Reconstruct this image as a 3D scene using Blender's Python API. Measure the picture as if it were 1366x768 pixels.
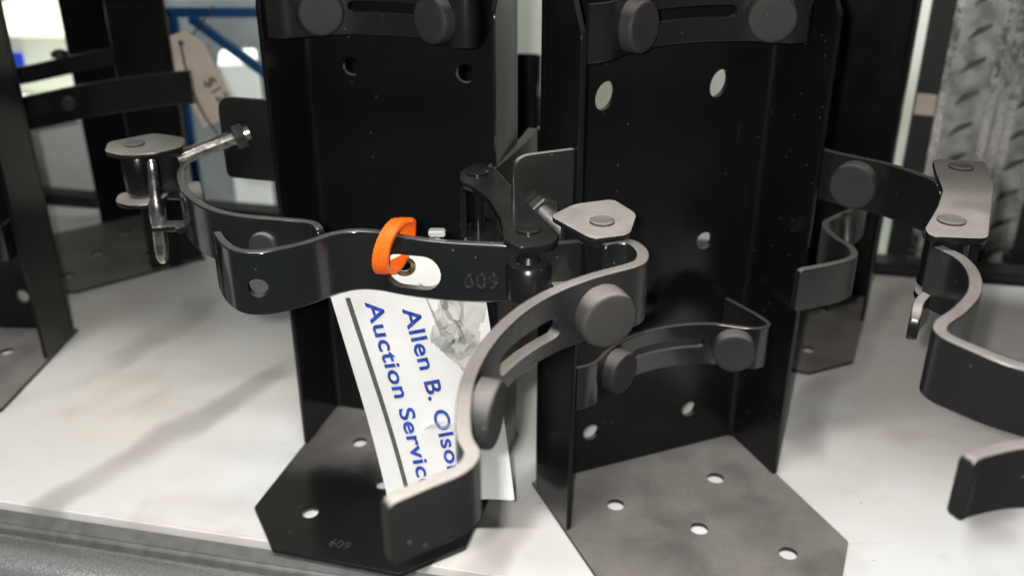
import bpy, bmesh, math, random
from mathutils import Vector, Matrix
R = math.radians
scene = bpy.context.scene
for o in list(bpy.data.objects): bpy.data.objects.remove(o)
col = scene.collection
random.seed(4)

# ---------------------------------------------------------------- camera
cam = bpy.data.cameras.new('camera'); camo = bpy.data.objects.new('camera', cam); col.objects.link(camo)
camo.location = (0, 0, 0.5); camo.rotation_euler = (R(90 - 25.9), 0, 0)
cam.sensor_width = 36; cam.lens = 36 * 1300 / 1366; cam.clip_start = 0.01; cam.clip_end = 60
cam.dof.use_dof = True; cam.dof.focus_distance = 0.60; cam.dof.aperture_fstop = 6.0
scene.camera = camo
# ---------------------------------------------------------------- world and lamps
w = bpy.data.worlds.new('World'); scene.world = w; w.use_nodes = True
bg = w.node_tree.nodes['Background']; bg.inputs[0].default_value = (0.86, 0.93, 1.0, 1); bg.inputs[1].default_value = 0.06
def area(name, loc, rot, sx, sy, power, colr):
    l = bpy.data.lights.new(name, 'AREA'); l.shape = 'RECTANGLE'; l.size = sx; l.size_y = sy; l.energy = power; l.color = colr
    o = bpy.data.objects.new(name, l); col.objects.link(o); o.location = loc; o.rotation_euler = rot; return o
area('phone_flash', (-0.022, -0.005, 0.512), (R(60), 0, 0), 0.012, 0.012, 5.0, (1.0, 0.97, 0.93))
area('ceiling_tube', (-0.25, -0.25, 1.9), (R(10), R(-5), 0), 1.6, 0.16, 42.0, (1.0, 0.98, 0.95))
area('ceiling_tube_rear', (-0.1, 1.28, 1.7), (R(12), 0, 0), 2.6, 0.14, 95, (0.95, 1.0, 0.93))
scene.view_settings.view_transform = 'Standard'; scene.view_settings.look = 'None'
scene.view_settings.exposure = 0.0; scene.view_settings.gamma = 1.0; scene.view_settings.use_curve_mapping = False
scene.render.engine = 'CYCLES'

# ---------------------------------------------------------------- materials
def newmat(name):
    m = bpy.data.materials.new(name); m.use_nodes = True
    nt = m.node_tree; b = nt.nodes['Principled BSDF']; return m, nt, b
def N(nt, t, **kw):
    n = nt.nodes.new(t)
    for k, v in kw.items():
        if k.startswith('i_'):
            key = k[2:]; n.inputs[int(key) if key.isdigit() else key].default_value = v
        else: setattr(n, k, v)
    return n
def ramp(nt, src, a, b, c0=0.0, c1=1.0):
    n = N(nt, 'ShaderNodeMapRange', interpolation_type='SMOOTHSTEP'); nt.links.new(src, n.inputs[0])
    n.inputs[1].default_value = a; n.inputs[2].default_value = b; n.inputs[3].default_value = c0; n.inputs[4].default_value = c1
    return n.outputs[0]
def mth(nt, op, a, b=None, clamp=False):
    n = N(nt, 'ShaderNodeMath', operation=op); n.use_clamp = clamp
    for i, v in enumerate((a, b)):
        if v is None: continue
        if isinstance(v, (int, float)): n.inputs[i].default_value = v
        else: nt.links.new(v, n.inputs[i])
    return n.outputs[0]
def mixc(nt, f, a, b):
    n = N(nt, 'ShaderNodeMix', data_type='RGBA')
    if isinstance(f, (int, float)): n.inputs[0].default_value = f
    else: nt.links.new(f, n.inputs[0])
    for i, v in ((6, a), (7, b)):
        if isinstance(v, tuple): n.inputs[i].default_value = v
        else: nt.links.new(v, n.inputs[i])
    return n.outputs[2]
DUST = (0.315, 0.292, 0.270, 1)
def paint(name, dust=0.9, film=0.1, base=(0.010, 0.011, 0.011, 1), rough=0.34, bump=0.05, front_fade=None, spec=0.42):
    """semi-gloss black paint; settled dust on up-facing faces, a thin film and specks elsewhere"""
    m, nt, b = newmat(name)
    tc = N(nt, 'ShaderNodeTexCoord'); P = tc.outputs['Object']
    geo = N(nt, 'ShaderNodeNewGeometry'); sep = N(nt, 'ShaderNodeSeparateXYZ'); nt.links.new(geo.outputs['Normal'], sep.inputs[0])
    n1 = N(nt, 'ShaderNodeTexNoise', i_Scale=26.0, i_Detail=6.0, i_Roughness=0.65); nt.links.new(P, n1.inputs['Vector'])
    n2 = N(nt, 'ShaderNodeTexNoise', i_Scale=420.0, i_Detail=3.0); nt.links.new(P, n2.inputs['Vector'])
    n3 = N(nt, 'ShaderNodeTexNoise', i_Scale=9.0, i_Detail=4.0); nt.links.new(P, n3.inputs['Vector'])
    up = ramp(nt, sep.outputs[2], 0.45, 0.93)
    blot = ramp(nt, n1.outputs[0], 0.25, 0.65, 0.80, 1.0)
    sm = N(nt, 'ShaderNodeTexNoise', i_Scale=17.0, i_Detail=3.0, i_Distortion=0.6); nt.links.new(P, sm.inputs['Vector'])
    f = mth(nt, 'MULTIPLY', mth(nt, 'MULTIPLY', mth(nt, 'MULTIPLY', up, dust), blot), ramp(nt, sm.outputs[0], 0.34, 0.56, 0.72, 1.0))
    if front_fade:
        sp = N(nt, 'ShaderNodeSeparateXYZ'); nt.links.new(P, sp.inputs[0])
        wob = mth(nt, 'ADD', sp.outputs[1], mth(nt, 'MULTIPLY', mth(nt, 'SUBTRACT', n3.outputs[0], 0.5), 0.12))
        keep = ramp(nt, wob, front_fade[0], front_fade[1], 0.03, 1.0)
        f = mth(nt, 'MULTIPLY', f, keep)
    fl = mth(nt, 'MULTIPLY', ramp(nt, n3.outputs[0], 0.35, 0.7), film)
    vo = N(nt, 'ShaderNodeTexVoronoi', i_Scale=150.0); nt.links.new(P, vo.inputs['Vector'])
    vc = N(nt, 'ShaderNodeSeparateColor'); nt.links.new(vo.outputs['Color'], vc.inputs[0])
    speck = mth(nt, 'MULTIPLY', mth(nt, 'LESS_THAN', vo.outputs['Distance'], 0.10), mth(nt, 'GREATER_THAN', vc.outputs[0], 0.92))
    f = mth(nt, 'ADD', mth(nt, 'ADD', f, fl), mth(nt, 'MULTIPLY', speck, 0.22), True)
    mp = N(nt, 'ShaderNodeMapping'); nt.links.new(P, mp.inputs[0]); mp.inputs['Rotation'].default_value = (0.5, 0.9, 0.4); mp.inputs['Scale'].default_value = (260, 14, 14)
    n4 = N(nt, 'ShaderNodeTexNoise', i_Scale=1.0, i_Detail=2.0); nt.links.new(mp.outputs[0], n4.inputs['Vector'])
    scr = mth(nt, 'MULTIPLY', ramp(nt, n4.outputs[0], 0.70, 0.76), ramp(nt, n3.outputs[0], 0.5, 0.65))
    f = mth(nt, 'ADD', f, mth(nt, 'MULTIPLY', scr, 0.10), True)
    fine = ramp(nt, n2.outputs[0], 0.3, 0.7, 0.93, 1.06)
    dc = N(nt, 'ShaderNodeMix', data_type='RGBA', blend_type='MULTIPLY'); dc.inputs[0].default_value = 1.0
    dc.inputs[6].default_value = DUST
    cmb = N(nt, 'ShaderNodeCombineColor'); [nt.links.new(fine, cmb.inputs[i]) for i in range(3)]; nt.links.new(cmb.outputs[0], dc.inputs[7])
    nt.links.new(mixc(nt, f, base, dc.outputs[2]), b.inputs['Base Color'])
    rr = mth(nt, 'ADD', mth(nt, 'ADD', mth(nt, 'MULTIPLY', n1.outputs[0], 0.22), mth(nt, 'MULTIPLY', n3.outputs[0], 0.22)), rough - 0.22)
    nt.links.new(mth(nt, 'ADD', rr, mth(nt, 'MULTIPLY', f, 0.5), True), b.inputs['Roughness'])
    b.inputs['Specular IOR Level'].default_value = spec
    bp = N(nt, 'ShaderNodeBump', i_Strength=bump, i_Distance=0.0006); nt.links.new(n2.outputs[0], bp.inputs['Height']); nt.links.new(bp.outputs[0], b.inputs['Normal'])
    return m
def plain(name, c, rough=0.5, metal=0.0, var=0.12, scale=30.0, bump=0.0, spec=0.5):
    m, nt, b = newmat(name); tc = N(nt, 'ShaderNodeTexCoord')
    n1 = N(nt, 'ShaderNodeTexNoise', i_Scale=scale, i_Detail=5.0); nt.links.new(tc.outputs['Object'], n1.inputs['Vector'])
    lo = tuple(x * (1 - var) for x in c[:3]) + (1,); hi = tuple(min(1, x * (1 + var)) for x in c[:3]) + (1,)
    nt.links.new(mixc(nt, ramp(nt, n1.outputs[0], 0.3, 0.7), lo, hi), b.inputs['Base Color'])
    nt.links.new(ramp(nt, n1.outputs[0], 0.3, 0.7, rough - 0.06, rough + 0.06), b.inputs['Roughness'])
    b.inputs['Metallic'].default_value = metal; b.inputs['Specular IOR Level'].default_value = spec
    if bump:
        bp = N(nt, 'ShaderNodeBump', i_Strength=bump, i_Distance=0.001); nt.links.new(n1.outputs[0], bp.inputs['Height']); nt.links.new(bp.outputs[0], b.inputs['Normal'])
    return m
M = {}
M['body'] = paint('black_paint_body', dust=0.5, film=0.006, rough=0.22, base=(0.0050, 0.0054, 0.0055, 1), spec=0.36)
M['foot'] = paint('black_paint_foot_dusty', dust=0.66, film=0.02, rough=0.4)
M['footA'] = paint('black_paint_foot_dark_front', dust=0.60, film=0.01, rough=0.20, base=(0.006, 0.006, 0.0062, 1), spec=0.6, front_fade=(-0.115, -0.045))  # darker towards the front, dust colour kept at the rear
M['arm'] = paint('black_paint_arm', dust=0.24, film=0.012, base=(0.0085, 0.0098, 0.010, 1), rough=0.15, spec=0.75)
M['ear'] = paint('black_paint_ear', dust=0.7, film=0.02, base=(0.009, 0.0095, 0.009, 1), rough=0.22, spec=0.35)
M['armd'] = paint('black_paint_arm_dusty', dust=0.70, film=0.018, base=(0.0095, 0.0104, 0.010, 1), rough=0.30, spec=0.6)
M['clev'] = paint('black_paint_hinge_dusty', dust=1.0, film=0.015, rough=0.26, base=(0.006, 0.006, 0.006, 1))
M['link'] = paint('black_paint_link', dust=0.045, film=0.012, base=(0.004, 0.004, 0.0042, 1), rough=0.22, bump=0.10, spec=0.5)
M['band'] = paint('black_paint_band', dust=0.35, film=0.025, base=(0.007, 0.007, 0.0072, 1), rough=0.18, spec=0.7)
M['rubber'] = paint('rubber_cushion', dust=0.5, film=0.05, base=(0.020, 0.0196, 0.019, 1), rough=0.62, spec=0.3)
M['steel'] = plain('zinc_steel', (0.62, 0.61, 0.58), 0.26, 1.0, 0.2, 120, 0.15)
M['steeld'] = plain('dull_bolt_steel', (0.07, 0.068, 0.065), 0.42, 0.7, 0.2, 160, 0.1)
M['brass'] = plain('brass', (0.72, 0.60, 0.36), 0.28, 1.0)
M['orange'] = plain('orange_plastic', (0.85, 0.125, 0.008), 0.34, 0.0, 0.05)
M['ink'] = plain('blue_ink', (0.022, 0.065, 0.36), 0.6, 0.0, 0.5, 260)
M['bar'] = plain('grey_ink', (0.10, 0.10, 0.095), 0.6, 0.0, 0.15, 300)
M['stamp'] = plain('stamped_mark', (0.035, 0.033, 0.031), 0.6, 0.0, 0.5, 500)
M['emboss'] = plain('painted_over_stamp', (0.014, 0.0145, 0.014), 0.45, 0.0, 0.6, 400)
M['card'] = plain('white_card', (0.84, 0.845, 0.83), 0.5, 0.0, 0.012, 40)
M['kraft'] = plain('manila_card', (0.66, 0.57, 0.49), 0.75, 0.0, 0.08, 30)
M['string'] = plain('dark_string', (0.05, 0.03, 0.025), 0.8)
M['cream'] = plain('cream_carton', (0.78, 0.79, 0.66), 0.7, 0.0, 0.04, 8)
M['white'] = plain('white_carton', (0.80, 0.82, 0.80), 0.6, 0.0, 0.05, 8)
M['pale'] = plain('pale_grey_carton', (0.60, 0.62, 0.55), 0.7, 0.0, 0.06, 8)
M['bluegrey'] = plain('blue_grey_carton', (0.16, 0.175, 0.19), 0.6, 0.0, 0.15, 14)
M['blue'] = plain('blue_enamel', (0.006, 0.07, 0.22), 0.4, 0.0, 0.1)
M['bluelabel'] = plain('blue_label', (0.02, 0.06, 0.62), 0.5, 0.0, 0.05)
M['brown'] = plain('brown_carton', (0.32, 0.14, 0.055), 0.75, 0.0, 0.1, 12)
M['wall'] = plain('painted_wall', (0.42, 0.43, 0.38), 0.8, 0.0, 0.1, 3)
M['dark'] = plain('dark_steel_beam', (0.014, 0.014, 0.014), 0.5, 0.0, 0.2, 20)
M['floor'] = plain('concrete_floor', (0.20, 0.185, 0.16), 0.7, 0.0, 0.15, 5)
M['galv'] = plain('galvanised_tube', (0.50, 0.50, 0.50), 0.42, 0.5, 0.07, 420, 0.25)
M['chev'] = plain('grimy_pressing', (0.10, 0.10, 0.095), 0.5, 0.3, 0.4, 60)
M['groove'] = plain('grey_angle_steel', (0.17, 0.17, 0.168), 0.5, 0.2, 0.12, 90, 0.1)
M['tube'] = plain('brushed_tube', (0.50, 0.50, 0.50), 0.28, 0.75, 0.06, 600, 0.2)
M['col'] = plain('weathered_grey_metal', (0.42, 0.42, 0.40), 0.42, 0.3, 0.35, 46, 0.4)

def film_mat():
    m = bpy.data.materials.new('clear_plastic_film'); m.use_nodes = True; nt = m.node_tree; nt.nodes.clear()
    tr = N(nt, 'ShaderNodeBsdfTransparent'); tr.inputs[0].default_value = (0.98, 0.98, 0.97, 1)
    gl = N(nt, 'ShaderNodeBsdfGlossy'); gl.inputs['Roughness'].default_value = 0.16
    lw = N(nt, 'ShaderNodeLayerWeight'); lw.inputs[0].default_value = 0.35
    mx = N(nt, 'ShaderNodeMixShader'); nt.links.new(ramp(nt, lw.outputs['Facing'], 0.1, 1.0, 0.05, 0.40), mx.inputs[0])
    df = N(nt, 'ShaderNodeBsdfDiffuse'); df.inputs[0].default_value = (0.85, 0.86, 0.84, 1)
    m2 = N(nt, 'ShaderNodeMixShader', i_0=0.10); nt.links.new(tr.outputs[0], m2.inputs[1]); nt.links.new(df.outputs[0], m2.inputs[2])
    nt.links.new(m2.outputs[0], mx.inputs[1]); nt.links.new(gl.outputs[0], mx.inputs[2])
    out = N(nt, 'ShaderNodeOutputMaterial'); nt.links.new(mx.outputs[0], out.inputs[0]); return m
M['film'] = film_mat()
def shelf_mat():
    m, nt, b = newmat('white_marbled_laminate'); tc = N(nt, 'ShaderNodeTexCoord')
    mp = N(nt, 'ShaderNodeMapping'); nt.links.new(tc.outputs['Object'], mp.inputs[0]); mp.inputs['Rotation'].default_value = (0, 0, R(30))
    nz = N(nt, 'ShaderNodeTexNoise', i_Scale=5.0, i_Detail=4.0, i_Distortion=0.4); nt.links.new(mp.outputs[0], nz.inputs['Vector'])
    ad = N(nt, 'ShaderNodeVectorMath', operation='MULTIPLY_ADD'); nt.links.new(nz.outputs['Color'], ad.inputs[0]); ad.inputs[1].default_value = (0.10, 0.10, 0); nt.links.new(mp.outputs[0], ad.inputs[2])
    wv = N(nt, 'ShaderNodeTexWave', wave_type='BANDS', bands_direction='X', i_Scale=1.9, i_Distortion=1.5, i_Detail=3.0); nt.links.new(ad.outputs[0], wv.inputs['Vector'])
    vein = ramp(nt, wv.outputs['Fac'], 0.80, 1.0)
    br = N(nt, 'ShaderNodeTexNoise', i_Scale=6.5, i_Detail=2.0); nt.links.new(mp.outputs[0], br.inputs['Vector'])
    f = mth(nt, 'MULTIPLY', vein, ramp(nt, br.outputs[0], 0.38, 0.60, 0.0, 0.75))
    cl = N(nt, 'ShaderNodeTexNoise', i_Scale=3.2, i_Detail=4.0); nt.links.new(tc.outputs['Object'], cl.inputs['Vector'])
    base = mixc(nt, ramp(nt, cl.outputs[0], 0.38, 0.62), (0.80, 0.81, 0.815, 1), (0.74, 0.71, 0.67, 1))
    c = mixc(nt, f, base, (0.40, 0.375, 0.365, 1))
    sm = N(nt, 'ShaderNodeTexNoise', i_Scale=38.0, i_Detail=4.0); nt.links.new(tc.outputs['Object'], sm.inputs['Vector'])
    c = mixc(nt, ramp(nt, sm.outputs[0], 0.58, 0.78, 0.0, 0.35), c, (0.60, 0.57, 0.53, 1))
    bl = N(nt, 'ShaderNodeTexNoise', i_Scale=8.5, i_Detail=3.0, i_Distortion=0.8); nt.links.new(mp.outputs[0], bl.inputs['Vector'])
    c = mixc(nt, ramp(nt, bl.outputs[0], 0.54, 0.74, 0.0, 0.50), c, (0.55, 0.485, 0.43, 1))
    vo = N(nt, 'ShaderNodeTexVoronoi', i_Scale=85.0); nt.links.new(tc.outputs['Object'], vo.inputs['Vector'])
    vc = N(nt, 'ShaderNodeSeparateColor'); nt.links.new(vo.outputs['Color'], vc.inputs[0])
    grit = mth(nt, 'MULTIPLY', mth(nt, 'LESS_THAN', vo.outputs['Distance'], 0.075), mth(nt, 'GREATER_THAN', vc.outputs[0], 0.90))
    c = mixc(nt, mth(nt, 'MULTIPLY', grit, 0.6), c, (0.12, 0.10, 0.09, 1))
    sc = N(nt, 'ShaderNodeMapping'); nt.links.new(tc.outputs['Object'], sc.inputs[0]); sc.inputs['Rotation'].default_value = (0, 0, 0.7); sc.inputs['Scale'].default_value = (5, 150, 1)
    ns = N(nt, 'ShaderNodeTexNoise', i_Scale=1.0, i_Detail=2.0); nt.links.new(sc.outputs[0], ns.inputs['Vector'])
    c = mixc(nt, mth(nt, 'MULTIPLY', ramp(nt, ns.outputs[0], 0.69, 0.74), 0.28), c, (0.40, 0.37, 0.34, 1))
    nt.links.new(c, b.inputs['Base Color']); b.inputs['Roughness'].default_value = 0.30; b.inputs['Specular IOR Level'].default_value = 0.4
    return m
M['shelf'] = shelf_mat()

# ---------------------------------------------------------------- mesh helpers
def finish(me, angle=32):
    me.shade_smooth(); me.set_sharp_from_angle(angle=R(angle)); return me
def obj(name, me, mat, parent=None, world=True):
    """link a mesh as one object; vertices given in world space are moved into the parent's space"""
    o = bpy.data.objects.new(name, me); col.objects.link(o)
    if mat is not None:
        me.materials.clear(); me.materials.append(M[mat] if isinstance(mat, str) else mat)
    if parent is not None:
        if world: me.transform(full(parent).inverted())
        o.parent = parent
    return o
def full(o):
    m = o.matrix_basis.copy(); p = o.parent
    while p: m = p.matrix_basis @ m; p = p.parent
    return m
def thing(name, label, cat, loc=(0, 0, 0), rz=0, group=None):
    o = bpy.data.objects.new(name, None); col.objects.link(o); o.empty_display_size = 0.02
    o.matrix_basis = Matrix.Translation(loc) @ Matrix.Rotation(rz, 4, 'Z')
    return tag(o, label, cat, group)
def tag(o, label, cat, group=None):
    o['label'] = label; o['category'] = cat
    if group: o['group'] = group
    return o
def frombm(bm, angle=32):
    me = bpy.data.meshes.new('m'); bmesh.ops.recalc_face_normals(bm, faces=bm.faces); bm.to_mesh(me); bm.free(); return finish(me, angle)
def plate(outline, holes=(), t=0.004, bev=0.0006):
    """flat plate in the XY plane with round or free-form holes, bevelled edges, thickness along Z"""
    cu = bpy.data.curves.new('c', 'CURVE'); cu.dimensions = '2D'; cu.fill_mode = 'BOTH'
    cu.extrude = t / 2 - bev; cu.bevel_depth = bev; cu.bevel_resolution = 1; cu.offset = -bev
    loops = [outline] + [h if isinstance(h[0], (tuple, list)) else [(h[0] + h[2] * math.cos(a), h[1] + h[2] * math.sin(a)) for a in [2 * math.pi * k / 24 for k in range(24)]] for h in holes]
    for lp in loops:
        s = cu.splines.new('POLY'); s.points.add(len(lp) - 1); s.use_cyclic_u = True
        for p, q in zip(s.points, lp): p.co = (q[0], q[1], 0, 1)
    o = bpy.data.objects.new('c', cu); col.objects.link(o); bpy.context.view_layer.update()
    me = bpy.data.meshes.new_from_object(o.evaluated_get(bpy.context.evaluated_depsgraph_get()))
    bpy.data.objects.remove(o); bpy.data.curves.remove(cu); me.materials.clear()
    return finish(me, 25)
def rounded(pts, r, n=5):
    """round the corners of a polygon; r may be one number or one per corner"""
    out = []; L = len(pts)
    for i, p in enumerate(pts):
        rr = r[i] if isinstance(r, (list, tuple)) else r
        p = Vector(p); a = Vector(pts[i - 1]); b = Vector(pts[(i + 1) % L])
        if rr <= 0: out.append(tuple(p)); continue
        da = (a - p); db = (b - p); k = min(rr, da.length * .45, db.length * .45); s = p + da.normalized() * k; e = p + db.normalized() * k
        for j in range(n + 1):
            u = j / n; out.append(tuple(s * (1 - u) ** 2 + p * 2 * u * (1 - u) + e * u * u))
    return out
def smooth_path(pts, n=8):
    P = [Vector(p) for p in pts]; P = [P[0] * 2 - P[1]] + P + [P[-1] * 2 - P[-2]]; out = []
    for i in range(1, len(P) - 2):
        a, b, c, d = P[i - 1:i + 3]
        for k in range(n):
            u = k / n
            out.append(0.5 * ((2 * b) + (c - a) * u + (2 * a - 5 * b + 4 * c - d) * u * u + (3 * b - a - 3 * c + d) * u ** 3))
    out.append(P[-2]); return out
def strip(pts, h, t, bev=0.0008, smooth=8, r0=0.0, r1=0.0, taper=None):
    """steel strap standing on edge: pts run along its top edge; r0, r1 round the corners of its ends"""
    P = smooth_path(pts, smooth) if smooth else [Vector(p) for p in pts]
    def densify(P, r):
        d = (P[1] - P[0]); L = d.length; u = d / L
        return [P[0] + u * r * (1 - math.cos(math.pi / 2 * k / 5)) for k in range(0, 6)] + [q for k, q in enumerate(P[1:]) if k > 12 or (q - P[0]).dot(u) > r * 1.02]
    if r0: P = densify(P, r0)
    if r1: P = densify(P[::-1], r1)[::-1]
    S = [0.0]
    for a, b in zip(P, P[1:]): S.append(S[-1] + (b - a).length)
    T = S[-1]; bm = bmesh.new(); rings = []
    def fr(r, s): return 0 if not r or s >= r else r - math.sqrt(max(0, r * r - (r - s) ** 2))
    for i, p in enumerate(P):
        tan = (P[min(i + 1, len(P) - 1)] - P[max(i - 1, 0)]); tan.z = 0; tan.normalize()
        nrm = Vector((-tan.y, tan.x, 0)); hh = h if taper is None else h * (1 + (taper - 1) * S[i] / T)
        cut = max(fr(r0, S[i]), fr(r1, T - S[i])); top = -cut; bot = -hh + cut
        if top - bot < 4 * bev: mid = -hh / 2; top = mid + 2 * bev; bot = mid - 2 * bev
        a = t / 2
        e = min(bev * .35, (a - bev) * .45); sec = [(-a, bot + bev), (-a, bot + bev + e * .9), (-a, top - bev - e * .9), (-a, top - bev), (-a + bev * .3, top - bev * .3), (-a + bev, top), (-a + bev + e, top), (a - bev - e, top), (a - bev, top), (a - bev * .3, top - bev * .3), (a, top - bev), (a, top - bev - e * .9), (a, bot + bev + e * .9), (a, bot + bev), (a - bev, bot), (-a + bev, bot)]
        rings.append([bm.verts.new(p + nrm * x + Vector((0, 0, z))) for x, z in sec])
    m = len(rings[0])
    for A, B in zip(rings, rings[1:]):
        for k in range(m): bm.faces.new((A[k], A[(k + 1) % m], B[(k + 1) % m], B[k]))
    bm.faces.new(rings[0]); bm.faces.new(rings[-1][::-1])
    return frombm(bm, 52)
def lathe(prof, n=28, axis=(0, 0, 1), loc=(0, 0, 0)):
    """revolve (radius, height) pairs about an axis"""
    bm = bmesh.new(); rings = []
    for r, z in prof:
        rings.append([bm.verts.new((max(r, 1e-5) * math.cos(2 * math.pi * k / n), max(r, 1e-5) * math.sin(2 * math.pi * k / n), z)) for k in range(n)])
    for A, B in zip(rings, rings[1:]):
        for k in range(n): bm.faces.new((A[k], A[(k + 1) % n], B[(k + 1) % n], B[k]))
    bm.faces.new(rings[0][::-1]); bm.faces.new(rings[-1])
    me = frombm(bm, 40)
    q = Vector((0, 0, 1)).rotation_difference(Vector(axis).normalized())
    me.transform(Matrix.Translation(loc) @ q.to_matrix().to_4x4()); return me
def tube(pts, r, n=10, smooth=6, radii=None):
    P = smooth_path(pts, smooth) if smooth else [Vector(p) for p in pts]; bm = bmesh.new(); rings = []; prev = None
    for i, p in enumerate(P):
        t = (P[min(i + 1, len(P) - 1)] - P[max(i - 1, 0)]).normalized()
        u = (prev - t * prev.dot(t)) if prev is not None else t.orthogonal(); u.normalize(); prev = u; v = t.cross(u)
        rr = r if radii is None else radii[0] + (radii[1] - radii[0]) * i / (len(P) - 1)
        rings.append([bm.verts.new(p + (u * math.cos(a) + v * math.sin(a)) * rr) for a in [2 * math.pi * k / n for k in range(n)]])
    for A, B in zip(rings, rings[1:]):
        for k in range(n): bm.faces.new((A[k], A[(k + 1) % n], B[(k + 1) % n], B[k]))
    bm.faces.new(rings[0][::-1]); bm.faces.new(rings[-1]); return frombm(bm, 50)
def box(x0, x1, y0, y1, z0, z1, bev=0.002, seg=2):
    bm = bmesh.new(); bmesh.ops.create_cube(bm, size=1)
    for v in bm.verts: v.co = ((x0 + x1) / 2 + v.co.x * (x1 - x0), (y0 + y1) / 2 + v.co.y * (y1 - y0), (z0 + z1) / 2 + v.co.z * (z1 - z0))
    if bev: bmesh.ops.bevel(bm, geom=bm.edges, offset=bev, segments=seg, affect='EDGES')
    return frombm(bm, 40)
def stadium(L, r, n=10):
    h = L / 2 - r
    return [(h + r * math.cos(a), r * math.sin(a)) for a in [-math.pi / 2 + math.pi * k / n for k in range(n + 1)]] + [(-h + r * math.cos(a), r * math.sin(a)) for a in [math.pi / 2 + math.pi * k / n for k in range(n + 1)]]
def cut(o, loc, normal, shape, depth=0.03, roll=0.0, angle=52):
    """saw a hole of the given outline through an object (world-space position and axis)"""
    bm = bmesh.new(); nrm = Vector(normal).normalized(); xa = Vector((0, 0, 1)).cross(nrm).normalized(); za = nrm.cross(xa)
    c, s = math.cos(roll), math.sin(roll)
    A = []; B = []
    for x, y in shape:
        x, y = x * c - y * s, x * s + y * c
        p = Vector(loc) + xa * x + za * y
        A.append(bm.verts.new(p - nrm * depth / 2)); B.append(bm.verts.new(p + nrm * depth / 2))
    n = len(A)
    for k in range(n): bm.faces.new((A[k], A[(k + 1) % n], B[(k + 1) % n], B[k]))
    bm.faces.new(A[::-1]); bm.faces.new(B); me = frombm(bm); me.transform(full(o).inverted())
    k = bpy.data.objects.new('k', me); col.objects.link(k); k.matrix_world = full(o)
    md = o.modifiers.new('b', 'BOOLEAN'); md.operation = 'DIFFERENCE'; md.object = k; md.solver = 'EXACT'; md.use_self = True
    bpy.context.view_layer.update()
    nm = bpy.data.meshes.new_from_object(o.evaluated_get(bpy.context.evaluated_depsgraph_get()))
    o.modifiers.clear(); o.data = nm; finish(nm, angle); bpy.data.objects.remove(k)
def circ(r, n=24, ry=None): return [(r * math.cos(a), (ry or r) * math.sin(a)) for a in [2 * math.pi * k / n for k in range(n)]]
def textmesh(body, size, depth=0.0002, offset=0.0, align='LEFT', spacing=1.0):
    cu = bpy.data.curves.new('t', 'FONT'); cu.body = body; cu.size = size; cu.extrude = depth; cu.offset = offset; cu.align_x = align; cu.space_character = spacing
    o = bpy.data.objects.new('t', cu); col.objects.link(o); bpy.context.view_layer.update()
    me = bpy.data.meshes.new_from_object(o.evaluated_get(bpy.context.evaluated_depsgraph_get()))
    bpy.data.objects.remove(o); me.materials.clear(); return me
def frame(loc, xa, ya):
    xa = Vector(xa).normalized(); ya = Vector(ya); ya = (ya - xa * ya.dot(xa)).normalized(); za = xa.cross(ya)
    m = Matrix((xa, ya, za)).transposed().to_4x4(); m.translation = loc; return m

# ---------------------------------------------------------------- setting: shelf, rail, rear wall and floor
SY = R(-12)                       # the shelf runs at this angle to the camera
SH = Matrix.Translation((-0.1975, 0.5894, 0)) @ Matrix.Rotation(SY, 4, 'Z')   # x along the front edge, y to the back
me = box(-0.85, 1.25, 0.0, 0.60, -0.018, 0.0, 0.0012); me.transform(SH)
o = obj('shelf_board', me, 'shelf'); o['kind'] = 'structure'
me = box(-0.85, 1.25, -0.0225, -0.0025, -0.030, -0.0035, 0.003, 3); me.transform(SH)
rail = obj('shelf_front_rail', me, 'groove'); rail['kind'] = 'structure'
me = tube([(-0.85, -0.049, -0.022), (1.25, -0.049, -0.022)], 0.0255, 32, 0); me.transform(SH)
o = obj('tube', me, 'tube', rail)
me = box(-0.85, 1.25, 0.605, 0.640, -0.05, 0.012, 0.003); me.transform(SH)
o = obj('shelf_rear_beam', me, 'dark'); o['kind'] = 'structure'
me = box(-0.85, 1.25, -0.050, 0.68, 0.522, 0.540, 0.0012); me.transform(SH)
o = obj('shade_board', me, 'shelf'); o['kind'] = 'structure'  # unseen board added overhead to shade the rear of the shelf
me = box(-3.5, 3.5, 3.2, 3.3, -1.2, 2.0, 0.0); o = obj('wall', me, 'wall'); o['kind'] = 'structure'
me = box(-3.5, 3.5, -1.0, 3.2, -1.25, -1.2, 0.0); o = obj('floor', me, 'floor'); o['kind'] = 'structure'

# ---------------------------------------------------------------- the bracket kind
HX = 0.0465
def arc(cx, cy, r, a0, a1, n=6): return [(cx + r * math.cos(R(a0 + (a1 - a0) * k / n)), cy + r * math.sin(R(a0 + (a1 - a0) * k / n))) for k in range(n + 1)]
BAND = [(-0.0905, -0.060), (-0.0755, -0.058), (-0.060, -0.047), (-0.040, -0.036), (-0.015, -0.0305), (0.010, -0.031), (0.035, -0.038), (0.052, -0.050), (0.064, -0.058), (0.076, -0.056), (0.077, -0.042), (0.074, -0.022), (0.071, -0.005)]
def button(parent, loc, normal, r=0.0165, th=0.0115, mat='rubber'):
    n = Vector(normal).normalized()
    prof = [(r * 1.0, 0), (r * 1.0, th * .72), (r * .985, th * .84), (r * .95, th * .94), (r * .90, th * .99), (r * .84, th), (r * .5, th * 1.01), (r * .2, th * 1.0), (0, th * 1.0)]
    return obj('cushion_button', lathe(prof, 36, n, loc), mat, parent)
def local(root, p): return full(root) @ Vector(p)
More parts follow.
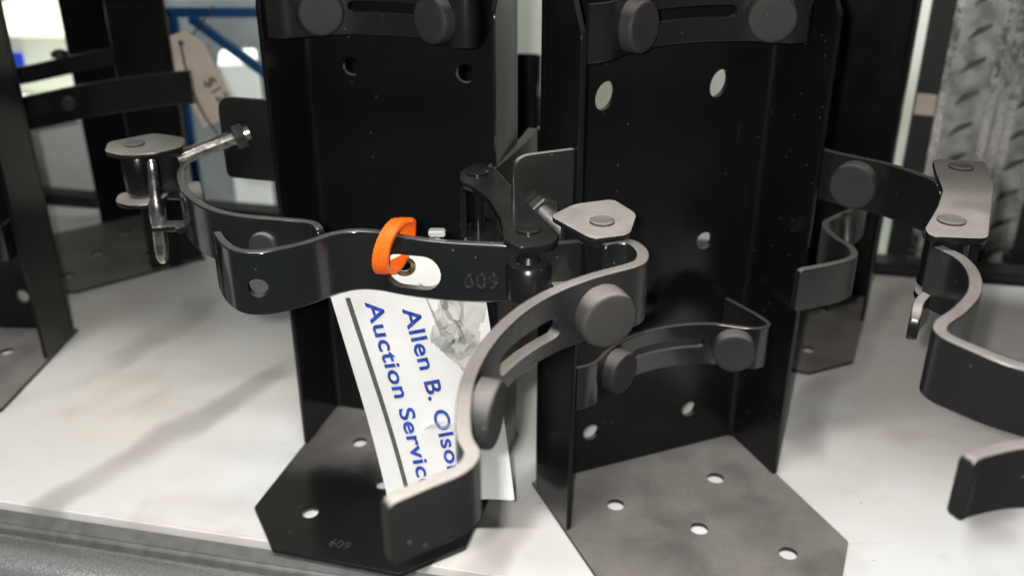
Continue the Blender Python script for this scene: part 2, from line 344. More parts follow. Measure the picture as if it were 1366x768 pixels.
def body(root, foot='foot', sx_=1.0, height=0.44, upper=0.388, lower=0.146, oval=False, flange_top=0.41, drill=True):
    B = full(root) @ Matrix.Diagonal((sx_, 1, 1, 1)); t = 0.004
    # back plate with the bends at both sides
    pl = [(-0.095, -0.010)] + arc(-0.088, -0.007, 0.007, 180, 90) + arc(0.088, -0.007, 0.007, 90, 0) + [(0.095, -0.010)]
    me = strip([(x, y, height) for x, y in pl], height - 0.0048, t, 0.0006, 0); me.transform(B)
    bp = obj('back_plate', me, 'body', root)
    fw = B.to_3x3() @ Vector((0, -1, 0))
    if drill:
        for z in (0.3235, 0.199, 0.043):
            for sx in (-1, 1):
                if z == 0.199 and sx < 0: continue
                cut(bp, B @ Vector((sx * HX / sx_, 0, z)), fw, circ(0.0072, 20, 0.0105 if oval and z > .3 else None), 0.02, R(-18) if oval and z > .3 else 0)
    for sx in (-1, 1):
        ol = rounded([(-0.0103, 0.0048), (-0.065, 0.0048), (-0.065, flange_top - 0.03), (-0.045, flange_top), (-0.0103, flange_top)], [0, .002, .004, .004, 0])
        me = plate(ol, (), t, 0.0006); me.transform(B @ Matrix.Translation((sx * 0.095, 0, 0)) @ Matrix(((0, 0, 1, 0), (1, 0, 0, 0), (0, 1, 0, 0), (0, 0, 0, 1))))
        obj('side_flange', me, 'body', root)
    ol = rounded([(-0.097, 0.002), (-0.097, -0.155), (-0.056, -0.196), (0.056, -0.196), (0.097, -0.155), (0.097, 0.002)], [0, .002, .002, .002, .002, 0])
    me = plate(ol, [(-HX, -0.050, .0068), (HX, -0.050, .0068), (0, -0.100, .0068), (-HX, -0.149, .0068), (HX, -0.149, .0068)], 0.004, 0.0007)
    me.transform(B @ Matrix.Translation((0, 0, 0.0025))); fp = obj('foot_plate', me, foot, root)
    bands = []
    for zt in (upper, lower):
        if not zt: continue
        me = strip([(x, y, zt) for x, y in BAND], 0.036, 0.0035, 0.0007, 5); me.transform(B)
        bd = obj('cradle_band', me, 'band', root); bands.append(bd)
        cut(bd, B @ Vector((0, -0.032, zt - .016)), fw, stadium(0.062, 0.0042), 0.03)
        for x, y, nx in ((-0.053, -0.0435, 0.50), (0.050, -0.0495, -0.58)):
            nn = B.to_3x3() @ Vector((nx, -1, 0)); button(bd, B @ Vector((x, y, zt - .018)) + nn.normalized() * 0.0012, nn)
    return bp, fp, bands
def fixed_tab(root, target, nutx=-0.120, dx=0.0, nz=0.282, bmat='steeld'):
    """ear welded to the left flange, carrying the hinge bolt"""
    B = full(root)
    ol = rounded([(-0.0975, 0.245), (-0.0975, 0.309), (-0.140, 0.309), (-0.140, 0.245)], [0, 0.001, .012, .006])
    me = plate(ol, (), 0.004, 0.0007); me.transform(B @ Matrix.Translation((dx, -0.060, 0)) @ Matrix.Rotation(R(90), 4, 'X'))
    tb = obj('hinge_ear', me, 'ear', root)
    p = B @ Vector((nutx + dx, -0.0625, nz)); ax = Vector(target) - p; bolt_len = ax.length
    me = lathe([(0.0105, 0), (0.0105, 0.007), (0.0095, 0.008), (0.0065, 0.008)], 6, ax, p); obj('nut', me, 'steeld', tb)
    ths = [(0.0062, -0.004)]
    k = 0.008
    while k < bolt_len: ths += [(0.0062, k), (0.0054, k + 0.0007)]; k += 0.0014
    obj('bolt', lathe(ths, 16, ax, p), bmat, tb)
    return tb
def clevis(name, root, outline, z, depth, mat, rivets, parent=None, web=None, t=0.0035, lower_out=None, rr=0.0075, pinr=0.0042, r=0.006):
    """two parallel hinge plates with a riveted pin"""
    o = obj(name, (lambda m: (m.transform(Matrix.Translation((0, 0, z))), m)[1])(plate(rounded(outline, r), (), t, 0.0009)), mat, root)
    lo = lower_out or outline
    obj('lower_plate', (lambda m: (m.transform(Matrix.Translation((0, 0, z - depth))), m)[1])(plate(rounded(lo, r), (), t, 0.0009)), mat, o)
    for x, y in rivets:
        obj('rivet', lathe([(pinr, -depth - 0.004), (pinr, t * .5), (rr, t * .5 + .0002), (rr, t * .5 + 0.0012), (rr * .8, t * .5 + 0.0021), (rr * .5, t * .5 + 0.0016), (0, t * .5 + 0.0016)], 28, (0, 0, 1), (x, y, z)), 'link' if mat == 'link' else 'rubber', o)
    if web:
        (x0, y0), (x1, y1) = web
        obj('web', strip([(x0, y0, z - t * .5 - .0002), (x1, y1, z - t * .5 - .0002)], depth - t - .0004, t, 0.0006, 0), mat, o)
    return o

# ---------------------------------------------------------------- bracket with its strap closed and tagged
A = thing('clamp_bracket', 'black steel clamp bracket with its strap swung shut and a white tag on it', 'clamp bracket', (-0.0799, 0.7487, 0), R(-15), 'steel clamp brackets on the shelf')
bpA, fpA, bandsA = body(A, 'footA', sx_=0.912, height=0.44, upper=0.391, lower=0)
fixed_tab(A, (-0.2500, 0.6990, 0.268), dx=0.0087, bmat='steel')
me = textmesh('609', 0.0115, 0.0002, 0.0001, 'CENTER'); me.transform(full(A) @ Matrix.Translation((-0.004, -0.182, 0.0048)))
obj('stamped_number', me, 'stamp', fpA)
# left half of the strap, hinged on the bolt
cl = clevis('hinge_clevis', A, [(-0.2979, 0.6834), (-0.3041, 0.7073), (-0.2767, 0.7303), (-0.2489, 0.7187), (-0.2441, 0.6945), (-0.2565, 0.6819), (-0.2808, 0.6742)], 0.277, 0.040, 'clev', [(-0.2815, 0.7000)], web=((-0.298, 0.712), (-0.262, 0.728)), lower_out=[(-0.2979, 0.6854), (-0.3021, 0.7043), (-0.2797, 0.7183), (-0.2629, 0.7067), (-0.2661, 0.6835), (-0.2828, 0.6772)])
obj('knuckle', lathe([(0.0115, 0), (0.012, 0.001), (0.012, 0.027), (0.0115, 0.028)], 24, (0, 0, 1), (-0.2815, 0.7000, 0.243)), 'link', cl)
me = strip([(-0.272, 0.708, 0.270), (-0.256, 0.7055, 0.270), (-0.2455, 0.6975, 0.270), (-0.2405, 0.682, 0.270), (-0.2363, 0.6593, 0.27), (-0.222, 0.6255, 0.27), (-0.2018, 0.5985, 0.27), (-0.1785, 0.5829, 0.27), (-0.1484, 0.5755, 0.27), (-0.1275, 0.5705, 0.27), (-0.1183, 0.5606, 0.27)], 0.037, 0.0055, 0.0014, 8, 0, 0.006)
la = obj('left_strap', me, 'arm', A)
button(la, (-0.1590, 0.5752, 0.251), (-0.2, -1, 0), 0.0095, 0.004)
button(la, (-0.2305, 0.6500, 0.251), (1, 0.45, 0), 0.0150, 0.011)
obj('lug', strip([(-0.231, 0.641, 0.237), (-0.236, 0.647, 0.237), (-0.242, 0.650, 0.236), (-0.248, 0.652, 0.235), (-0.2575, 0.6520, 0.2345)], 0.0045, 0.013, 0.0012, 6, .004, .005), 'arm', la)
pn = obj('locking_pin', lathe([(0.0022, 0), (0.0042, 0.003), (0.0050, 0.010), (0.0050, 0.030), (0.0056, 0.032), (0.0056, 0.046), (0.0040, 0.049), (0.0036, 0.070), (0.0030, 0.077), (0.0012, 0.079)], 20, (0.05, 0.0, 1), (-0.2566, 0.653, 0.204)), 'steel', la)
# right half, swung shut across the front
FA = [(0.0157, 0.7954, 0.272), (-0.0010, 0.742, 0.272), (-0.0135, 0.702, 0.272), (-0.0232, 0.6550, 0.272)]
fx = obj('fixed_strap', strip([(0.0165, 0.760, 0.2735), (0.0090, 0.730, 0.2735), (-0.0050, 0.690, 0.2735), (-0.0205, 0.650, 0.2735)], 0.036, 0.0080, 0.0009, 6, 0, .008), 'armd', A)
lk = clevis('hinge_link', A, [(-0.0362, 0.6353), (-0.0254, 0.6568), (-0.0109, 0.6424), (0.0034, 0.5952), (0.0178, 0.5524), (0.0275, 0.5233), (0.0237, 0.5114), (0.003, 0.5061), (-0.0055, 0.5200), (-0.0068, 0.5488), (-0.0149, 0.5843), (-0.0263, 0.6073), (-0.0347, 0.6160)], 0.2775, 0.042, 'link', [(-0.0236, 0.6331), (0.0098, 0.5315)], t=0.0045, r=0.005, lower_out=[(-0.0362, 0.6353), (-0.0254, 0.6568), (-0.0109, 0.6424), (0.0034, 0.5952), (0.0150, 0.5624), (0.0175, 0.5433), (0.0137, 0.5334), (0.003, 0.5300), (-0.003, 0.5400), (-0.0068, 0.5588), (-0.0149, 0.5843), (-0.0263, 0.6073), (-0.0347, 0.6160)])
obj('web', strip([(-0.0335, 0.634, 0.275), (-0.0330, 0.6165, 0.275)], 0.0375, 0.004, 0.0008, 0), 'link', lk)
RA = [(0.0423, 0.5357, 0.272), (0.0253, 0.5325, 0.272), (0.0075, 0.5303, 0.272), (-0.0191, 0.5316, 0.272), (-0.0416, 0.535, 0.272), (-0.0646, 0.5419, 0.272), (-0.0837, 0.5502, 0.272), (-0.0976, 0.5514, 0.272), (-0.1103, 0.5454, 0.272), (-0.1218, 0.5339, 0.272), (-0.1335, 0.526, 0.272), (-0.1474, 0.5195, 0.272), (-0.1597, 0.5216, 0.272), (-0.1705, 0.5327, 0.272), (-0.1817, 0.5526, 0.272)]
ra = obj('right_strap', strip(RA, 0.0375, 0.0055, 0.0014, 10, 0.004, 0.006, 1.14), 'arm', A)
cut(ra, (-0.0607, 0.5405, 0.2495), (-0.27, -1, 0), stadium(0.0385, 0.0112), 0.03, R(3))
cut(ra, (-0.1501, 0.5205, 0.2490), (0.1, -1, 0), circ(0.0060), 0.02)
obj('knuckle', lathe([(0.0115, 0), (0.0135, 0.002), (0.0138, 0.020), (0.0120, 0.023), (0.0075, 0.0245), (0.0055, 0.028)], 24, (0, 0, 1), (0.0098, 0.5255, 0.2385)), 'link', ra)
obj('spring_clip', box(-0.0500, -0.0400, 0.5375, 0.5435, 0.2725, 0.2765, 0.0008), 'galv', ra)
me = textmesh('609', 0.0135, 0.00035, 0.0002, 'CENTER', 1.1); me.transform(frame((-0.0185, 0.5279, 0.2435), (1, -0.115, 0), (0, 0, 1))); me.shade_flat(); obj('stamped_number', me, 'emboss', ra)

# ---------------------------------------------------------------- bracket with both strap halves swung open
Bk = thing('clamp_bracket', 'black steel clamp bracket with both strap halves swung wide open and a dusty foot plate', 'clamp bracket', (0.1073, 0.6890, 0), R(22), 'steel clamp brackets on the shelf')
bpB, fpB, bandsB = body(Bk, 'foot', oval=True, upper=0.398)
fixed_tab(Bk, (0.036, 0.5430, 0.270), -0.121, nz=0.272)
clB = clevis('hinge_clevis', Bk, [(0.0218, 0.5295), (0.0369, 0.5488), (0.0616, 0.5579), (0.0734, 0.5331), (0.0657, 0.5013), (0.0442, 0.4949)], 0.288, 0.043, 'clev', [(0.0516, 0.5191)], web=((0.030, 0.5390), (0.0600, 0.5545)), rr=0.0072)
obj('knuckle', lathe([(0.0105, 0), (0.0115, 0.001), (0.0115, 0.030), (0.0105, 0.031), (0.006, 0.034)], 24, (0, 0, 1), (0.0516, 0.5191, 0.2485)), 'link', clB)
LB = [(0.0510, 0.5075, 0.282), (0.0600, 0.5110, 0.282), (0.0680, 0.5090, 0.282), (0.0722, 0.4978, 0.282), (0.0708, 0.4855, 0.282), (0.0642, 0.4776, 0.282), (0.0424, 0.4664, 0.281), (0.0221, 0.4534, 0.279), (0.0045, 0.4351, 0.277), (-0.0101, 0.411, 0.274), (-0.0189, 0.3845, 0.271), (-0.0212, 0.3608, 0.268), (-0.0200, 0.3423, 0.265), (-0.0165, 0.3322, 0.263), (-0.0215, 0.3228, 0.262), (-0.0353, 0.3156, 0.26), (-0.0503, 0.3073, 0.258)]
lb = obj('left_strap', strip(LB, 0.0390, 0.0070, 0.0011, 9, 0.003, 0.004, 0.80), 'armd', Bk)
cut(lb, (0.0055, 0.4365, 0.2575), (0.65, -0.76, 0), stadium(0.052, 0.0062), 0.03, R(3), 21)
button(lb, (0.0475, 0.4655, 0.2600), (0.42, -1, -0.06), 0.0165, 0.012)
button(lb, (-0.0160, 0.3800, 0.2520), (1, -0.26, -0.05), 0.0165, 0.010)
# right side: fixed strap, hinge link, open half
fb = obj('fixed_strap', strip([(0.2235, 0.680, 0.283), (0.2326, 0.6690, 0.283), (0.2593, 0.6480, 0.2825), (0.2782, 0.6215, 0.282), (0.2860, 0.606, 0.282)], 0.038, 0.0055, 0.0014, 7, 0, .012), 'arm', Bk)
button(fb, (0.2455, 0.6585, 0.2640), (-0.62, -1, 0), 0.0165, 0.0125)
lkB = clevis('hinge_link', Bk, [(0.2879, 0.639), (0.3216, 0.6333), (0.3072, 0.5875), (0.2646, 0.4990), (0.234, 0.5022), (0.2344, 0.513), (0.2558, 0.5481), (0.2703, 0.5765), (0.280, 0.6135)], 0.286, 0.043, 'clev', [(0.2993, 0.6195), (0.2543, 0.5243)], t=0.0045, rr=0.0080, lower_out=[(0.2879, 0.637), (0.3196, 0.6303), (0.3052, 0.5875), (0.2656, 0.5150), (0.240, 0.5122), (0.2394, 0.523), (0.2558, 0.5481), (0.2703, 0.5765), (0.280, 0.6135)])
obj('web', strip([(0.3170, 0.622, 0.2835), (0.3040, 0.588, 0.2835), (0.2840, 0.547, 0.2835)], 0.038, 0.004, 0.0008, 4), 'clev', lkB)
obj('knuckle', lathe([(0.0115, 0), (0.0125, 0.001), (0.0125, 0.030), (0.0105, 0.032)], 24, (0, 0, 1), (0.2543, 0.5243, 0.2475)), 'link', lkB)
obj('knuckle', lathe([(0.0115, 0), (0.0125, 0.001), (0.0125, 0.030), (0.0105, 0.032)], 24, (0, 0, 1), (0.2985, 0.6180, 0.2475)), 'link', lkB)
RB = [(0.2425, 0.5120, 0.279), (0.2494, 0.4950, 0.279), (0.2480, 0.4746, 0.279), (0.2397, 0.4536, 0.278), (0.2245, 0.4351, 0.277), (0.2107, 0.4226, 0.276), (0.2085, 0.4132, 0.275), (0.2173, 0.4023, 0.274), (0.2326, 0.3904, 0.272), (0.258, 0.377, 0.270), (0.276, 0.364, 0.268), (0.281, 0.352, 0.266), (0.270, 0.344, 0.264), (0.248, 0.343, 0.261), (0.219, 0.3440, 0.260), (0.1979, 0.3380, 0.260), (0.1892, 0.3335, 0.260)]
rb = obj('right_strap', strip(RB, 0.0385, 0.0070, 0.0011, 9, 0.003, 0.003, 0.84), 'armd', Bk)
obj('latch_lug', strip([(0.2430, 0.511, 0.250), (0.2330, 0.498, 0.250), (0.2265, 0.485, 0.248)], 0.020, 0.006, 0.0012, 6, .003, .008), 'clev', rb)

# ---------------------------------------------------------------- brackets behind and beside
E = thing('clamp_bracket', 'black steel clamp bracket half hidden right behind the open one, wavy strap end sticking out', 'clamp bracket', (0.328, 1.030, 0), R(-24), 'steel clamp brackets on the shelf')
body(E, 'foot', sx_=0.90, lower=0, upper=0.40, drill=False)
obj('right_strap', strip([(0.322, 0.900, 0.202), (0.318, 0.842, 0.202), (0.303, 0.785, 0.202), (0.268, 0.750, 0.202), (0.2545, 0.735, 0.202), (0.2535, 0.710, 0.202), (0.2600, 0.688, 0.202), (0.2570, 0.670, 0.202), (0.2405, 0.658, 0.202), (0.2085, 0.645, 0.202)], 0.034, 0.0055, 0.0009, 8, 0, .004), 'armd', E)
obj('strap_stud', lathe([(0.006, 0), (0.006, 0.05), (0.004, 0.053)], 16, (0, 0.35, 1), (0.274, 0.724, 0.158)), 'steeld', E)
C = thing('clamp_bracket', 'black steel clamp bracket cut off by the left edge, dusty foot plate in front', 'clamp bracket', (-0.5630, 0.925, 0), R(-3), 'steel clamp brackets on the shelf')
body(C, 'foot', upper=0, flange_top=0.40)
D = thing('clamp_bracket', 'blurred black clamp bracket standing behind the leftmost hinge, strap pointing left', 'clamp bracket', (-0.4435, 1.185, 0), R(-52), 'steel clamp brackets on the shelf')
body(D, 'foot', upper=0, lower=0, drill=False)
dz = 0.232
sd = obj('right_strap', strip([(-0.345, 1.040, dz + .022), (-0.400, 1.030, dz + .018), (-0.460, 1.022, dz + .010), (-0.515, 1.015, dz), (-0.550, 1.010, dz - .004)], 0.036, 0.006, 0.001, 6, 0, .006), 'arm', D)
obj('fixed_strap', strip([(-0.44, 1.13, 0.262), (-0.50, 1.125, 0.252), (-0.56, 1.120, 0.240), (-0.605, 1.118, 0.234)], 0.020, 0.006, 0.001, 5, 0, .008), 'arm', D)
obj('rivet', lathe([(0.006, 0), (0.009, 0.001), (0.009, 0.006), (0.004, 0.009)], 16, (0, 0, 1), (-0.520, 1.124, 0.2485)), 'steeld', D)
button(sd, (-0.470, 1.016, dz - .008), (0, -1, 0), 0.0075, 0.004)
obj('knuckle', lathe([(0.010, 0), (0.013, 0.001), (0.013, 0.038), (0.010, 0.039)], 20, (0, 0, 1), (-0.548, 1.004, dz - .042)), 'link', sd)

F = thing('clamp_bracket', 'low black bracket hidden behind the tagged one, showing in its bolt holes and the gap', 'clamp bracket', (-0.078, 1.055, 0), R(0), 'steel clamp brackets on the shelf')
body(F, 'body', sx_=1.12, height=0.268, upper=0, lower=0, flange_top=0.235, drill=False)

# ---------------------------------------------------------------- auction tag, its orange loop and plastic film
TB = Vector((-0.0925, 0.592, 0.0465)); TU = Vector((-0.1309, -0.1835, 0.9743)); TR = Vector((0.9914, -0.0262, 0.1283))
T = frame(TB, TR, TU)
tg = thing('paper_tag', 'bright white paper tag printed in blue, hanging from the strap by an orange loop', 'tag', TB)
me = plate(rounded([(0, 0.0), (0.0935, -0.014), (0.0985, 0.174), (0.082, 0.196), (0.078, 0.215), (0.032, 0.215), (0.024, 0.203), (0, 0.187)], [.002, .002, .003, .004, .004, .004, .004, .003]), [(0.0515, 0.1985, 0.0042)], 0.0010, 0.0002)
bm = bmesh.new(); bm.from_mesh(me)
for k in range(1, 48): bmesh.ops.bisect_plane(bm, geom=bm.verts[:] + bm.edges[:] + bm.faces[:], plane_co=(0, -0.01 + 0.005 * k, 0), plane_no=(0, 1, 0))
for k in range(1, 20): bmesh.ops.bisect_plane(bm, geom=bm.verts[:] + bm.edges[:] + bm.faces[:], plane_co=(0.005 * k, 0, 0), plane_no=(1, 0, 0))
bm.to_mesh(me); bm.free(); finish(me)
def bend(me):
    for v in me.vertices:
        s = max(0, 0.10 - v.co.y) ; v.co.z += 0.9 * s * s + 0.0015 * math.sin(v.co.x * 60)
    return me
bend(me); me.transform(T); cd = obj('card', me, 'card', tg)
RZ = Matrix.Rotation(R(-90), 4, 'Z')
def sub(me, n=14):
    bm = bmesh.new(); bm.from_mesh(me)
    for k in range(n): bmesh.ops.bisect_plane(bm, geom=bm.verts[:] + bm.edges[:] + bm.faces[:], plane_co=(0.18 * k / n, 0, 0), plane_no=(1, 0, 0))
    bm.to_mesh(me); bm.free(); return me
for body_t, length, size, x0, y0, tilt in (('Allen B. Olson', 0.152, 0.0165, 0.0440, 0.1655, 1.9), ('Auction Service', 0.170, 0.0165, 0.0215, 0.1745, 1.6)):
    me = sub(textmesh(body_t, size, 0.00012, 0.00030, 'LEFT', 1.06), 30)
    L = max(v.co.x for v in me.vertices); me.transform(Matrix.Diagonal((length / L, 0.92, 1, 1)))
    me.transform(Matrix.Translation((x0, y0, 0.0011)) @ Matrix.Rotation(R(tilt), 4, 'Z') @ RZ); bend(me); me.transform(T)
    obj('printed_line', me, 'ink', tg)
me = sub(plate([(0, 0), (0.172, 0), (0.172, 0.0032), (0, 0.0032)], (), 0.0003, 0.00005), 30); me.transform(Matrix.Translation((0.0095, 0.1795, 0.0009)) @ Matrix.Rotation(R(1.7), 4, 'Z') @ RZ); bend(me); me.transform(T)
obj('printed_rule', me, 'bar', tg)
me = lathe([(0.0044, -0.0016), (0.0072, -0.0012), (0.0076, 0.0006), (0.0070, 0.0014), (0.0052, 0.0016), (0.0042, 0.0004), (0.0042, -0.0014)], 28, (0, 0, 1)); 
bm = bmesh.new(); bm.from_mesh(me); bmesh.ops.delete(bm, geom=[f for f in bm.faces if len(f.verts) > 4], context='FACES'); bm.to_mesh(me); bm.free()
me.transform(T @ Matrix.Translation((0.0515, 0.1985, 0.0004))); obj('eyelet', me, 'brass', tg)
# crumpled clear film over the tag's upper right
bm = bmesh.new(); nx, ny = 22, 26; G = []
rnd = random.Random(7)
ph = [rnd.uniform(0, 6.28) for _ in range(8)]
for j in range(ny + 1):
    row = []
    for i in range(nx + 1):
        u, v = i / nx, j / ny
        x = 0.062 + 0.034 * u + 0.004 * math.sin(v * 7 + ph[0]) ; y = 0.112 + 0.066 * v + 0.003 * math.sin(u * 9 + ph[1])
        z = 0.0048 + 0.0022 * math.sin(u * 9 + v * 5 + ph[2]) + 0.0016 * abs(math.sin(-u * 5 + v * 9 + ph[3])) + 0.0006 * math.sin(u * 21 + v * 17 + ph[4]) + 0.0045 * math.exp(-((u - .42) ** 2 + (v - .6) ** 2) * 18)
        row.append(bm.verts.new((x, y, z)))
    G.append(row)
for j in range(ny):
    for i in range(nx):
        u, v = (i + .5) / nx, (j + .5) / ny
        if ((u - .5) / .5) ** 2 + ((v - .52) / .5) ** 2 + .22 * math.sin(5 * math.atan2(v - .5, u - .5) + 1) > 0.95: continue
        bm.faces.new((G[j][i], G[j][i + 1], G[j + 1][i + 1], G[j + 1][i]))
bmesh.ops.delete(bm, geom=[v for v in bm.verts if not v.link_faces], context='VERTS')
bmesh.ops.solidify(bm, geom=bm.faces[:], thickness=0.0003)
me = frombm(bm, 60); me.transform(T); obj('plastic_film', me, 'film', tg)
def ribbon(pts, wd, tw):
    P = smooth_path(pts, 8); bm = bmesh.new(); rw = []
    for i, p in enumerate(P):
        t = (P[min(i + 1, len(P) - 1)] - P[max(i - 1, 0)]).normalized(); a = tw[0] + (tw[1] - tw[0]) * i / len(P)
        u = t.orthogonal().normalized(); v = t.cross(u); d = u * math.cos(a) + v * math.sin(a)
        rw.append([bm.verts.new(p + d * wd * k + v * 0.0006 * math.sin(i * 1.3 + k * 3)) for k in (-.5, -.15, .2, .5)])
    for A_, B_ in zip(rw, rw[1:]):
        for k in range(3): bm.faces.new((A_[k], A_[k + 1], B_[k + 1], B_[k]))
    bmesh.ops.solidify(bm, geom=bm.faces[:], thickness=0.0004)
    return frombm(bm, 20)
for pts, wd, tw in (([(0.060, 0.186, .004), (0.064, 0.168, .010), (0.068, 0.150, .009), (0.078, 0.140, .012), (0.086, 0.146, .007)], 0.010, (0.2, 1.6)),
                    ([(0.072, 0.182, .004), (0.074, 0.168, .013), (0.080, 0.158, .015), (0.079, 0.144, .010), (0.070, 0.136, .006), (0.066, 0.128, .004)], 0.009, (1.2, -0.6)),
                    ([(0.083, 0.176, .005), (0.082, 0.162, .012), (0.072, 0.156, .014), (0.068, 0.166, .009), (0.076, 0.174, .006)], 0.007, (0.0, 2.2)),
                    ([(0.088, 0.136, .004), (0.078, 0.130, .011), (0.068, 0.134, .009), (0.062, 0.142, .004)], 0.008, (0.4, 1.0)),
                    ([(0.040, 0.062, .004), (0.052, 0.068, .009), (0.064, 0.066, .011), (0.078, 0.058, .006)], 0.007, (0.5, 1.1))):
    me = ribbon(pts, wd, tw); me.transform(T); obj('plastic_fold', me, 'film', tg)
# orange loop: a flat plastic ribbon round the strap between its top edge and the slot
cx, cy, cz = -0.0715, 0.5440, 0.2640
n2 = Vector((-0.30, -1, 0)).normalized(); ax = Vector((0.93, -0.28, 0.12)).normalized(); up2 = Vector((0, 0, 1))
bm = bmesh.new(); rings = []; K = 64
for k in range(K):
    a = 2 * math.pi * k / K
    rn, rz = 0.0122, 0.0162
    c = Vector((cx, cy, cz)) + n2 * rn * math.cos(a) + up2 * rz * math.sin(a) + ax * (0.004 * math.sin(a) + 0.0035 * math.cos(a) * -1)
    d = (n2 * math.cos(a) / rn + up2 * math.sin(a) / rz).normalized()
    hw = 0.0052 if not 18 < k < 26 else 0.0060; th = 0.0016 + 0.00022 * math.cos(k * math.pi)
    rings.append([bm.verts.new(c + ax * x + d * y) for x, y in ((-hw, -.0012), (-hw * .95, th), (0, th + .0002), (hw * .95, th), (hw, -.0012))])
for k in range(K):
    A_, B_ = rings[k], rings[(k + 1) % K]
    for j in range(5): bm.faces.new((A_[j], A_[(j + 1) % 5], B_[(j + 1) % 5], B_[j]))
lp = obj('plastic_loop', frombm(bm, 50), 'orange'); tag(lp, 'orange plastic loop threaded through the slot of the closed strap', 'loop')

# ---------------------------------------------------------------- things in the background
def carton(name, mat, label, x0, x1, y0, y1, z0, z1, rz=0.0, cat='carton'):
    me = box(-(x1 - x0) / 2, (x1 - x0) / 2, -(y1 - y0) / 2, (y1 - y0) / 2, 0, z1 - z0, 0.003)
    o = obj(name, me, mat); o.location = ((x0 + x1) / 2, (y0 + y1) / 2, z0); o.rotation_euler = (0, 0, rz); return tag(o, label, cat)
# a lower rear table carries the cartons
o = obj('rear_table', box(-1.6, 1.6, 1.36, 2.25, -0.34, -0.30, 0.003), 'pale'); o['kind'] = 'structure'
c1 = carton('carton', 'cream', 'bright cream carton seen between the two leftmost brackets', -0.93, -0.66, 1.52, 1.85, -0.30, 0.195, R(-4))
lbn = obj('label_patch', box(-0.775, -0.752, 1.500, 1.505, 0.146, 0.171, 0.0005), 'bluelabel', c1)
carton('carton', 'white', 'low white carton under the blurred strap at the left', -0.80, -0.585, 1.38, 1.50, -0.30, 0.105, R(-6))
carton('carton', 'pale', 'pale grey carton glimpsed in the gap between the two front brackets', -0.05, 0.16, 1.45, 1.70, -0.30, 0.40)
carton('carton', 'white', 'tall bright carton glowing in the narrow gap beside the grey upright', 0.56, 0.75, 1.60, 1.90, -0.30, 0.40)
carton('carton', 'brown', 'brown carton at the right edge behind the grey upright', 0.675, 0.92, 1.40, 1.56, 0.002, 0.18, 0)
carton('carton', 'pale', 'pale olive carton at the right edge under the brown one', 0.67, 0.93, 1.39, 1.60, -0.30, 0.0)
carton('carton', 'bluegrey', 'wide blue-grey carton behind the string tag at upper left', -0.60, -0.28, 1.62, 1.9, -0.30, 0.235, R(3))
carton('carton', 'white', 'white carton that shows through the upper bolt hole nearest the grey upright', 0.22, 0.46, 1.47, 1.70, -0.30, 0.42)
o = carton('carton', 'white', 'small white carton below the slanting blue brace', -0.452, -0.395, 1.46, 1.56, -0.30, 0.165, R(14))
# blue frame
bl = thing('blue_frame', 'blue enamelled metal frame with a slanting brace behind the string tag', 'frame', (-0.40, 1.30, -0.30), 0)
for nm, a, b in (('top_bar', (-0.56, 1.30, 0.268), (-0.26, 1.30, 0.268)), ('brace', (-0.420, 1.297, 0.262), (-0.300, 1.297, 0.165)), ('post', (-0.445, 1.305, -0.30), (-0.445, 1.305, 0.262)), ('post', (-0.262, 1.305, -0.30), (-0.262, 1.305, 0.262))):
    d = Vector(b) - Vector(a); m = box(-0.006, 0.006, -0.006, 0.006, 0, d.length, 0.002); m.transform(Matrix.Translation(a) @ Vector((0, 0, 1)).rotation_difference(d).to_matrix().to_4x4()); obj(nm, m, 'blue', bl)
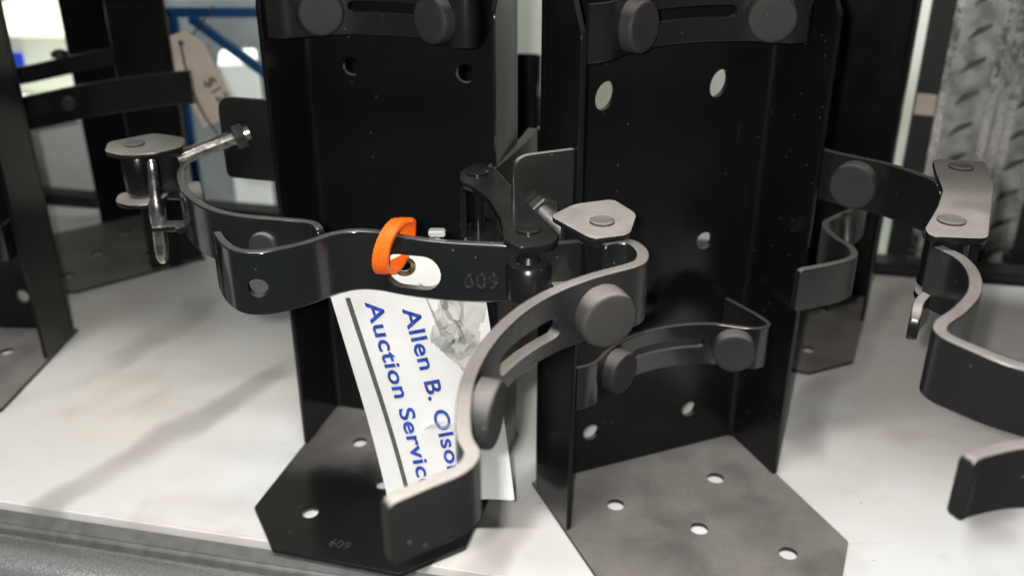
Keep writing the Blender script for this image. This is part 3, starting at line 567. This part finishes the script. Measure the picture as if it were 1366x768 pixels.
# manila price tag on a string
pt = thing('string_tag', 'manila string tag with a handwritten price hanging at upper left', 'price tag', (-0.36, 1.12, 0.17))
TP = frame((-0.342, 1.12, 0.175), (0.94, 0.0, 0.34), (-0.34, -0.05, 0.94)) @ Matrix.Scale(1.16, 4)
me = plate(rounded([(-0.021, 0), (0.021, 0), (0.021, 0.078), (0.010, 0.094), (-0.010, 0.094), (-0.021, 0.078)], .002), [(0, 0.084, 0.003)], 0.0008, 0.0001); me.transform(TP)
obj('card', me, 'kraft', pt)
me = textmesh('$12', 0.018, 0.0002, 0.0, 'CENTER'); me.transform(TP @ Matrix.Translation((0.004, 0.030, 0.0007)) @ Matrix.Rotation(R(-80), 4, 'Z')); obj('handwriting', me, 'string', pt)
q = [TP @ Vector((0, 0.084, 0.002)), TP @ Vector((-0.006, 0.060, 0.006)), TP @ Vector((-0.012, 0.02, 0.006)), TP @ Vector((-0.010, -0.01, 0.003))]
obj('string', tube(q, 0.0012, 6), 'string', pt)
obj('string', tube([TP @ Vector((0, 0.084, 0.002)), (-0.384, 1.19, 0.262), (-0.386, 1.292, 0.277)], 0.0012, 6), 'string', pt)
# embossed grey upright
cg = thing('metal_upright', 'weathered grey metal upright with pressed chevrons and ridges at upper right', 'upright', (0.566, 1.12, -0.3), R(-20))
CM = full(cg)
def cbox(nm, *a, mat='col', bev=0.002, parent=cg):
    m = box(*a, bev); m.transform(CM); return obj(nm, m, mat, parent)
cbox('face', -0.062, 0.052, 0, 0.012, 0, 0.86)
cbox('flange', -0.088, -0.0625, 0.0, 0.03, 0, 0.86, mat='dark')
cbox('flange', 0.0525, 0.082, -0.004, 0.03, 0, 0.86, mat='dark')
cbox('sticker', -0.0865, -0.0640, -0.0016, -0.0004, 0.475, 0.500, mat='kraft', bev=0.0003)
for x in (-0.058, -0.006, 0.008, 0.0185, 0.0485):
    cbox('ridge', x - 0.0045, x + 0.0045, -0.006, -0.0003, 0, 0.86, mat='steel', bev=0.0018)
for k in range(14):
    for x in (-0.032, 0.033):
        m = plate(rounded([(-0.012, -0.010), (0.011, 0.006), (0.012, 0.011), (-0.004, 0.004)], .001), (), 0.004, 0.001)
        m.transform(CM @ Matrix.Translation((x, -0.002, 0.31 + 0.038 * k)) @ Matrix.Rotation(R(90), 4, 'X')); obj('chevron', m, 'chev', cg)
